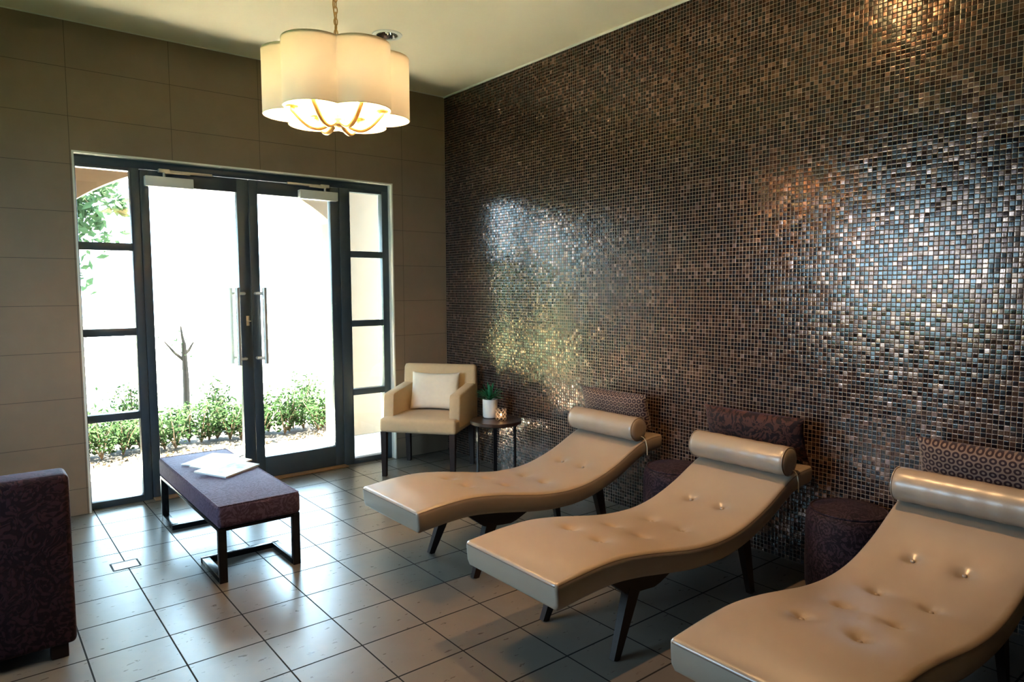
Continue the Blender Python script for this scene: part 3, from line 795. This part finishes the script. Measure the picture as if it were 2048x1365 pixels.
    for s in (-1, 1):
        b = NB()                                     # shaped side rail under the hump
        pl = [(0.30, under(0.30)), (0.38, under(0.38)+0.004), (0.50, under(0.50)+0.004), (0.62, under(0.62)+0.004), (0.74, under(0.74)+0.003), (0.64, 0.247), (0.60, 0.238), (0.46, 0.250), (0.42, 0.262)]
        prism(b, pl, 'y', s*0.20-0.018, s*0.20+0.018); obj('side_rail', b, 'darkwood', o, angle=25)
        b = NB(); bar(b, (0.475, s*0.200, 0.262), (0.365, s*0.212, 0.0), 0.066, 0.040, 0.034, 0.026); obj('leg', b, 'darkwood', o, smooth=False)
        b = NB(); bar(b, (1.265, s*0.200, under(1.262)+0.02), (1.335, s*0.212, 0.0), 0.066, 0.040, 0.034, 0.026); obj('leg', b, 'darkwood', o, smooth=False)
    for xx, zz in ((0.50, 0.285), (1.24, 0.283)):
        b = NB(); bx(b, (xx-0.02, -0.185, zz-0.03), (xx+0.02, 0.185, zz+0.02), 0.003); obj('crossbar', b, 'darkwood', o)
    return o
def make_bolster(label, x, yc):
    o = thing('bolster', label, 'bolster', (x, yc, 0), 0, 'roll pillows strapped to the loungers')
    zc_ = topz(1.57) + 0.0835
    r = 0.074; hl = 0.277
    b = NB(); segs = 40; rings = []
    prof = [(0.004, -hl-0.004), (0.035, -hl-0.005), (0.058, -hl-0.002), (0.068, -hl+0.004), (0.073, -hl+0.014), (r, -hl+0.03)]
    prof += [(r + 0.0012*math.sin(j*1.7), -hl+0.03+(2*hl-0.06)*j/20) for j in range(1, 20)]
    prof += [(p[0], -p[1]) for p in prof[5::-1]]
    for rad, yy in prof:
        rings.append(ring(b, [(rad*math.cos(2*PI*k/segs), yy, zc_+rad*math.sin(2*PI*k/segs)*0.985) for k in range(segs)]))
    for p, q in zip(rings, rings[1:]): bridge(b, p, q)
    b.faces.new(rings[0][::-1]); b.faces.new(rings[-1])
    rl = obj('roll', b, 'leather', o, angle=60)
    for s in (-1, 1):
        b = NB(); tube(b, [(0.071*math.cos(2*PI*k/32), s*(hl-0.006), zc_+0.071*math.sin(2*PI*k/32)) for k in range(32)], 0.003, 6, closed=True)
        obj('piping', b, 'leather', rl)
    for s in (-1, 1):                                 # elastic cords looped under the mattress edge
        b = NB(); yy = s*(LW/2+0.0085)
        tube(b, [(0.012, s*(hl-0.002), zc_-0.040), (0.034, s*(hl+0.008), zc_-0.052), (0.052, yy, zc_-0.075), (0.064, yy, zc_-0.115), (0.067, yy, zc_-0.165)], 0.0028, 6)
        obj('elastic_cord', b, 'candle_sleeve', o)
    return o
def pillow(bm, w, h, t, nx=40, ny=26, corner=0.06):
    uvl = bm.loops.layers.uv.new('UVMap'); grids = []
    for s in (1, -1):
        g = []
        for j in range(ny+1):
            row = []
            for i in range(nx+1):
                u, v = 2*i/nx-1, 2*j/ny-1
                e = max(0.0, (1-abs(u)**3.2))*max(0.0, (1-abs(v)**3.2))
                pull_x = 1 - corner*(1-v*v)*abs(u)**3*0.6; pull_y = 1 - corner*1.6*(1-u*u)*abs(v)**3
                wr = 0.0035*noise.noise(Vector((u*5, v*5, s*3.0)))*e
                row.append((Vector((u*w/2*pull_x, s*(t/2*e**0.52+wr), v*h/2*pull_y)), (u*w/2+0.5, v*h/2+0.5)))
            g.append(row)
        grids.append(g)
    front = [[bm.verts.new(p) for p, _ in row] for row in grids[0]]
    back = []
    for j in range(ny+1):
        row = []
        for i in range(nx+1):
            if i in (0, nx) or j in (0, ny): row.append(front[j][i])
            else: row.append(bm.verts.new(grids[1][j][i][0]))
        back.append(row)
    for vv, s in ((front, 1), (back, -1)):
        for j in range(ny):
            for i in range(nx):
                idx = [(j, i), (j, i+1), (j+1, i+1), (j+1, i)]
                vs = [vv[q][p] for q, p in idx]
                if len(set(vs)) < 4: continue
                try: fc = bm.faces.new(vs if s < 0 else vs[::-1])
                except ValueError: continue
                order = idx if s < 0 else idx[::-1]
                for lp, (q, p) in zip(fc.loops, order): lp[uvl].uv = grids[0][q][p][1]
def make_pillow(name, label, cat, w, h, t, m, loc, rot, group=None, piping=None):
    b = NB(); pillow(b, w, h, t); o = obj(name, b, m, None, loc, angle=80); o.rotation_euler = rot
    tag(o, label, cat, group)
    return o

LX = [(-1.835, -2.255), (-1.860, -3.245), (-1.845, -4.285)]
LL = ['brown leather wavy lounger nearest the tan armchair and round side table', 'brown leather wavy lounger in the middle of the row of three', 'brown leather wavy lounger nearest the camera, cut off by the photo edge']
l0 = make_lounger(LL[0]); l0.location = (LX[0][0], LX[0][1], 0)
for (x, y), lb in zip(LX[1:], LL[1:]): dup(l0, (x, y, 0), 0, lb)
BL = ['grey-brown leather roll pillow on the lounger nearest the armchair', 'grey-brown leather roll pillow on the middle lounger', 'grey-brown leather roll pillow on the lounger nearest the camera']
b0 = make_bolster(BL[0], LX[0][0]+1.555, LX[0][1])
for (x, y), lb in zip(LX[1:], BL[1:]): dup(b0, (x+1.555, y, 0), 0, lb)
g_ = 'lumbar cushions leaning on the mosaic wall'
th_ = math.radians(16)
make_pillow('lumbar_cushion', 'beige lumbar cushion with dark ring print behind the bolster nearest the armchair', 'cushion', 0.575, 0.25, 0.115, 'rings', (-0.115, -2.185, 0.700), (th_, 0, math.radians(-90)), g_)
make_pillow('lumbar_cushion', 'wine-brown scroll-patterned lumbar cushion behind the middle bolster', 'cushion', 0.600, 0.25, 0.115, 'damaskcush', (-0.118, -3.205, 0.700), (th_, 0, math.radians(-90)), g_)
make_pillow('lumbar_cushion', 'beige lumbar cushion with dark ring print behind the bolster nearest the camera', 'cushion', 0.590, 0.25, 0.115, 'rings', (-0.115, -4.325, 0.700), (th_, 0, math.radians(-90)), g_)

# ------------------------------------------------------------------ ottomans
def ottoman(x, y, label):
    o = thing('ottoman', label, 'ottoman', (x, y, 0), 0, 'round plum ottomans between the loungers')
    b = NB(); r = 0.188
    lathe(b, [(0.150, 0.012), (0.176, 0.020), (r-0.004, 0.06), (r, 0.20), (r+0.001, 0.33), (r-0.003, 0.395), (r-0.012, 0.418), (r-0.030, 0.430)], 48, capt=True); body = obj('body', b, 'ottofab', o, angle=50)
    b = NB(); lathe(b, [(r-0.026, 0.428), (0.12, 0.440), (0.06, 0.447), (0.004, 0.449)], 48); obj('seat_top', b, 'ottofab', o, angle=60)
    b = NB(); tube(b, [((r-0.020)*math.cos(2*PI*k/48), (r-0.020)*math.sin(2*PI*k/48), 0.427) for k in range(48)], 0.005, 8, closed=True); obj('piping', b, 'ottofab', body)
    for k in range(3):
        a = 2*PI*k/3+0.4; b = NB(); lathe(b, [(0.016, 0), (0.018, 0.016)], 12, (0.12*math.cos(a), 0.12*math.sin(a), 0)); obj('foot', b, 'darkwood', o)
ottoman(-0.208, -2.755, 'round plum patterned ottoman between the first and middle loungers')
ottoman(-0.205, -3.768, 'round plum patterned ottoman between the middle lounger and the one nearest the camera')

# ------------------------------------------------------------------ tan armchair in the corner
ch = thing('armchair', 'tan upholstered armchair with dark legs standing in the corner', 'armchair', (-0.491, -0.489, 0), math.radians(-52))
def softbox(lo, hi, bev, crown=0.0, seg=4):
    bm = NB(); bx(bm, lo, hi, bev, seg)
    if crown:
        bmesh.ops.subdivide_edges(bm, edges=bm.edges, cuts=2, use_grid_fill=True)
        cx_, cy_ = (lo[0]+hi[0])/2, (lo[1]+hi[1])/2; wx, wy = (hi[0]-lo[0])/2, (hi[1]-lo[1])/2
        zmid = (lo[2]+hi[2])/2
        for v in bm.verts:
            if v.co.z > zmid: v.co.z += crown*max(0, 1-((v.co.x-cx_)/wx)**2)*max(0, 1-((v.co.y-cy_)/wy)**2)
    return bm
b = softbox((-0.318, -0.315, 0.355), (0.318, 0.24, 0.470), 0.030, 0.012); obj('seat', b, 'chairfab', ch, angle=50)
b = NB()
prof = [(0.185, 0.40), (0.205, 0.60), (0.225, 0.80), (0.232, 0.835), (0.250, 0.848), (0.285, 0.846), (0.302, 0.830), (0.306, 0.78), (0.300, 0.50), (0.295, 0.36), (0.20, 0.36)]
nxs = [-0.322, -0.319, -0.311, -0.295, -0.15, 0, 0.15, 0.295, 0.311, 0.319, 0.322]; ins = [0.026, 0.014, 0.005, 0, 0, 0, 0, 0, 0.005, 0.014, 0.026]; rgs = []
cyp = sum(p[0] for p in prof)/len(prof); czp = 0.6
for xx, q in zip(nxs, ins):
    rgs.append(ring(b, [(xx, y + (q if y < cyp else -q), z - (q if z > 0.6 else -q)) for y, z in prof]))
for p, q in zip(rgs, rgs[1:]): bridge(b, p, q)
b.faces.new(rgs[0][::-1]); b.faces.new(rgs[-1]); obj('backrest', b, 'chairfab', ch, angle=45)
for s in (-1, 1):
    b = NB(); rgs = []
    # side outline: front face slightly raked, top slopes up to the back
    out = [(-0.215, 0.40), (-0.222, 0.470), (-0.208, 0.636), (-0.194, 0.652), (-0.10, 0.662), (0.05, 0.676), (0.17, 0.688), (0.215, 0.693), (0.225, 0.40)]
    for xx, q in ((0.232, 0.012), (0.236, 0.003), (0.245, 0), (0.308, 0), (0.317, 0.003), (0.322, 0.012)):
        rgs.append(ring(b, [(s*xx, y + (q if y < 0 else 0), z - (q if z > 0.55 else 0)) for y, z in out]))
    for p, q in zip(rgs, rgs[1:]): bridge(b, p, q)
    b.faces.new(rgs[0][::-1]); b.faces.new(rgs[-1]); obj('armrest', b, 'chairfab', ch, angle=45)
    b = NB(); bar(b, (s*0.285, -0.285, 0.362), (s*0.285, -0.288, 0.0), 0.046, 0.046, 0.034, 0.034); obj('leg', b, 'darkwood', ch, smooth=False)
    b = NB(); bar(b, (s*0.285, 0.215, 0.362), (s*0.285, 0.235, 0.0), 0.046, 0.046, 0.034, 0.034); obj('leg', b, 'darkwood', ch, smooth=False)
ca_, sa_ = math.cos(math.radians(-52)), math.sin(math.radians(-52))
def chair_pt(x, y, z): return (-0.491 + ca_*x - sa_*y, -0.489 + sa_*x + ca_*y, z)
make_pillow('throw_cushion', 'plain cream cushion leaning on the back of the tan armchair', 'cushion', 0.42, 0.32, 0.12, 'creamfab', chair_pt(0.0, 0.115, 0.635), (math.radians(-14), 0, math.radians(-52)))

# ------------------------------------------------------------------ round side table with plant and candle
TX, TY, TZ = -0.262, -1.075, 0.470
tb = thing('side_table', 'small round dark wood side table against the mosaic wall', 'table', (TX, TY, 0))
b = NB(); lathe(b, [(0.196, TZ-0.026), (0.200, TZ-0.023), (0.200, TZ-0.003), (0.197, TZ)], 56); obj('tabletop', b, 'tablewood', tb)
vd = math.atan2(-5.249-TY, -3.455-TX)
for a in (-58, 62, 182):
    aa = vd + math.radians(a); p = (0.165*math.cos(aa), 0.165*math.sin(aa))
    b = NB(); bar(b, (p[0], p[1], 0.0), (p[0], p[1], TZ-0.024), 0.028, 0.010, xdir=(-math.sin(aa), math.cos(aa), 0)); obj('leg', b, 'blackmetal', tb, smooth=False)
b = NB(); tube(b, [(0.165*math.cos(2*PI*k/40), 0.165*math.sin(2*PI*k/40), TZ-0.031) for k in range(40)], 0.006, 8, closed=True); obj('apron_ring', b, 'blackmetal', tb)
fx, fy = math.cos(vd), math.sin(vd); lx, ly = fy, -fx      # fx: towards the camera;
def tpt(toward, side): return (TX + fx*toward - ly*0 + side*math.cos(vd+PI/2), TY + fy*toward + side*math.sin(vd+PI/2))
px_, py_ = tpt(-0.095, -0.045)
pl = thing('potted_plant', 'small green spiky plant in a white pot on the round side table', 'plant', (px_, py_, TZ))
b = NB(); lathe(b, [(0.045, 0.0), (0.053, 0.004), (0.057, 0.012), (0.059, 0.142), (0.058, 0.147), (0.053, 0.147), (0.052, 0.125)], 36); obj('pot', b, 'white_ceramic', pl)
b = NB(); lathe(b, [(0.050, 0.124), (0.02, 0.130)], 24); obj('soil', b, 'soil', pl)
b = NB(); rr = random.Random(3)
for k in range(46):
    a = rr.uniform(0, 2*PI); e = rr.uniform(0.35, 1.35); L_ = rr.uniform(0.115, 0.165); d = Vector((math.cos(a)*math.cos(e), math.sin(a)*math.cos(e), math.sin(e)))
    sd = Vector((-math.sin(a), math.cos(a), 0)); st = Vector((0, 0, 0.128+rr.uniform(0, 0.03)))
    prev = None
    for j in range(6):
        s = j/5; w_ = 0.0085*math.sin(PI*min(0.98, 0.12+s*0.88))**0.8
        c_ = st + d*L_*s + Vector((0, 0, -0.035*s*s*math.cos(e)))
        cur = ring(b, [c_ - sd*w_, c_ + Vector((0, 0, -0.002)), c_ + sd*w_])
        if prev:
            for m_ in (0, 1): b.faces.new((prev[m_], prev[m_+1], cur[m_+1], cur[m_]))
        prev = cur
obj('leaves', b, 'plantleaf', pl, angle=80)
qx, qy = tpt(0.018, 0.040)
cd = thing('candle_holder', 'cut-glass tealight holder with lit candle on the round side table', 'candle', (qx, qy, TZ))
def mat_cutglass():
    t = NT('cut_glass'); x, y, z = t.sep(t.coord())
    a = t.math('ARCTAN2', y, x)
    k1 = t.math('SINE', t.math('ADD', t.math('MULTIPLY', a, 8.0), t.math('MULTIPLY', z, 190.0))); k2 = t.math('SINE', t.math('SUBTRACT', t.math('MULTIPLY', a, 8.0), t.math('MULTIPLY', z, 190.0)))
    h = t.math('MAXIMUM', k1, k2)
    nb = t.bump(h, 0.9, 0.006)
    tr = t.n('BsdfTransparent', {'Color': (0.80, 0.78, 0.76)}); gl = t.n('BsdfGlossy', {'Roughness': 0.06, 'Normal': nb}); tl = t.n('BsdfTranslucent', {'Color': (0.9, 0.8, 0.72), 'Normal': nb})
    m1 = t.n('MixShader', {0: t.math('MULTIPLY', t.math('GREATER_THAN', h, 0.80), 0.75), 1: tr, 2: tl})
    return t.finish(t.n('MixShader', {0: 0.16, 1: m1, 2: gl}))
MT['cutglass'] = mat_cutglass()
b = NB(); lathe(b, [(0.036, 0), (0.042, 0.004), (0.043, 0.088), (0.040, 0.090), (0.038, 0.088), (0.036, 0.014), (0.004, 0.012)], 40, capt=True); obj('glass', b, 'cutglass', cd)
b = NB(); lathe(b, [(0.019, 0.013), (0.019, 0.026), (0.003, 0.025)], 20); obj('tealight', b, 'wax', cd)
b = NB(); lathe(b, [(0.001, 0.028), (0.0065, 0.036), (0.0060, 0.044), (0.001, 0.062)], 10); obj('flame', b, 'flame', cd)

# ------------------------------------------------------------------ bench with magazines
bn = thing('bench', 'purple damask upholstered bench on black metal sled legs', 'bench', (-2.30, -1.075, 0))
W2, L2 = 0.212, 0.655
b = softbox((-W2, -L2, 0.286), (W2, L2, 0.400), 0.018, 0.006); cu = obj('cushion', b, 'benchfab', bn, angle=50)
b = NB(); c_ = [(-W2+0.008, -L2+0.012), (-W2+0.012, -L2+0.008), (W2-0.012, -L2+0.008), (W2-0.008, -L2+0.012), (W2-0.008, L2-0.012), (W2-0.012, L2-0.008), (-W2+0.012, L2-0.008), (-W2+0.008, L2-0.012)]
tube(b, [(x, y, 0.398) for x, y in c_], 0.0042, 6, closed=True); obj('piping', b, 'benchfab', cu)
b = NB()
for s in (-1, 1): bx(b, (s*0.190-0.020, -L2+0.012, 0.268), (s*0.190+0.020, L2-0.012, 0.286), 0.002)
for s in (-1, 1): bx(b, (-0.177, s*(L2-0.027)-0.015, 0.268), (0.177, s*(L2-0.027)+0.015, 0.286), 0.002)
obj('seat_frame', b, 'blackmetal', bn)
for e, (ya, yb) in (('near', (-L2+0.027, -0.300)), ('far', (L2-0.027, 0.375))):
    b = NB(); lo, hi = min(ya, yb), max(ya, yb)
    for s in (-1, 1):
        bx(b, (s*0.190-0.020, ya-0.015, 0.0), (s*0.190+0.020, ya+0.015, 0.270), 0.002)
        bx(b, (s*0.190-0.020, lo, 0.0), (s*0.190+0.020, hi, 0.030), 0.002)
    bx(b, (-0.210, yb-0.018, 0.0), (0.210, yb+0.018, 0.030), 0.002)
    obj('leg', b, 'blackmetal', bn)
def magazine(x, y, rz, z, w, h, t, m, label, tilt=(0, 0)):
    o = thing('magazine', label, 'magazine', (x, y, z), rz, 'magazines fanned on the bench'); o.rotation_euler = (tilt[0], tilt[1], rz)
    b = NB(); bx(b, (-w/2+0.002, -h/2+0.002, 0.0008), (w/2-0.002, h/2-0.002, t-0.0008)); obj('pages', b, 'pages', o)
    b = NB(); nx = 12; rows = []
    for zz in (t-0.0004, t+0.0006):
        rows.append([[b.verts.new((-w/2+w*i/nx, sy*h/2, zz + 0.0012*(i/nx)**3)) for i in range(nx+1)] for sy in (-1, 1)])
    for i in range(nx):
        for q in (0, 1): b.faces.new((rows[q][0][i], rows[q][0][i+1], rows[q][1][i+1], rows[q][1][i]))
        for sy in (0, 1): b.faces.new((rows[0][sy][i], rows[0][sy][i+1], rows[1][sy][i+1], rows[1][sy][i]))
    obj('cover', b, m, o)
    b = NB(); bx(b, (-w/2, -h/2, 0.0), (w/2, h/2, 0.0008)); obj('back_cover', b, 'pages', o)
magazine(-2.262, -0.745, math.radians(38), 0.4068, 0.30, 0.235, 0.006, mat_magazine('magazine_cover_a', (0.48, 0.53, 0.56), 1.0), 'white magazine at the bottom of the fan on the purple bench')
a_ = math.radians(3.8); magazine(-2.255, -0.890, math.radians(32), 0.4068+0.1075*math.sin(a_), 0.30, 0.215, 0.006, mat_magazine('magazine_cover_b', (0.42, 0.50, 0.54), 5.0), 'white magazine between the other two on the purple bench', (a_, 0))
a_ = math.radians(4.0); magazine(-2.265, -1.050, math.radians(34), 0.4068+0.1125*math.sin(a_), 0.30, 0.225, 0.008, mat_magazine('magazine_cover_c', (0.22, 0.38, 0.46), 9.0), 'magazine with pale blue cover picture, topmost on the purple bench', (a_, 0))

# ------------------------------------------------------------------ plum sofa chair seen from behind
sf = thing('sofa_chair', 'dark plum damask sofa chair with its back to the camera', 'sofa', (-3.56, -1.72, 0))
b = softbox((-0.40, -0.330, 0.055), (0.405, -0.175, 0.752), 0.022, 0.004); obj('backrest', b, 'sofafab', sf, angle=50)
b = softbox((-0.395, -0.175, 0.055), (0.400, 0.42, 0.30), 0.02); obj('base', b, 'sofafab', sf, angle=50)
b = softbox((-0.392, -0.172, 0.30), (0.397, 0.43, 0.43), 0.035, 0.015); obj('seat_cushion', b, 'sofafab', sf, angle=50)
for sx_ in (-1, 1):
    for yy in (-0.285, 0.36):
        b = NB(); bx(b, (sx_*0.345-0.03, yy-0.03, 0.0), (sx_*0.345+0.03, yy+0.03, 0.060), 0.003); obj('leg', b, 'darkwood', sf)

# ------------------------------------------------------------------ floor box cover
fb = thing('floor_access_cover', 'small rectangular tile-filled access cover set in the floor tiles', 'floor cover', (-2.835, -1.132, 0))
b = NB()
for x0, y0, x1, y1 in ((-0.068, -0.060, -0.059, 0.060), (0.059, -0.060, 0.068, 0.060), (-0.059, -0.062, 0.059, -0.051), (-0.059, 0.051, 0.059, 0.062)): bx(b, (x0, y0, 0), (x1, y1, 0.0012))
obj('frame', b, 'groundline', fb)
b = NB(); bx(b, (-0.059, -0.051, 0.0), (0.059, 0.051, 0.0011)); obj('lid', b, plain('lid_tile', (0.135, 0.115, 0.093), 0.27, var=0.12, vscale=15, spec=0.6, bump=0.05, bscale=40), fb)
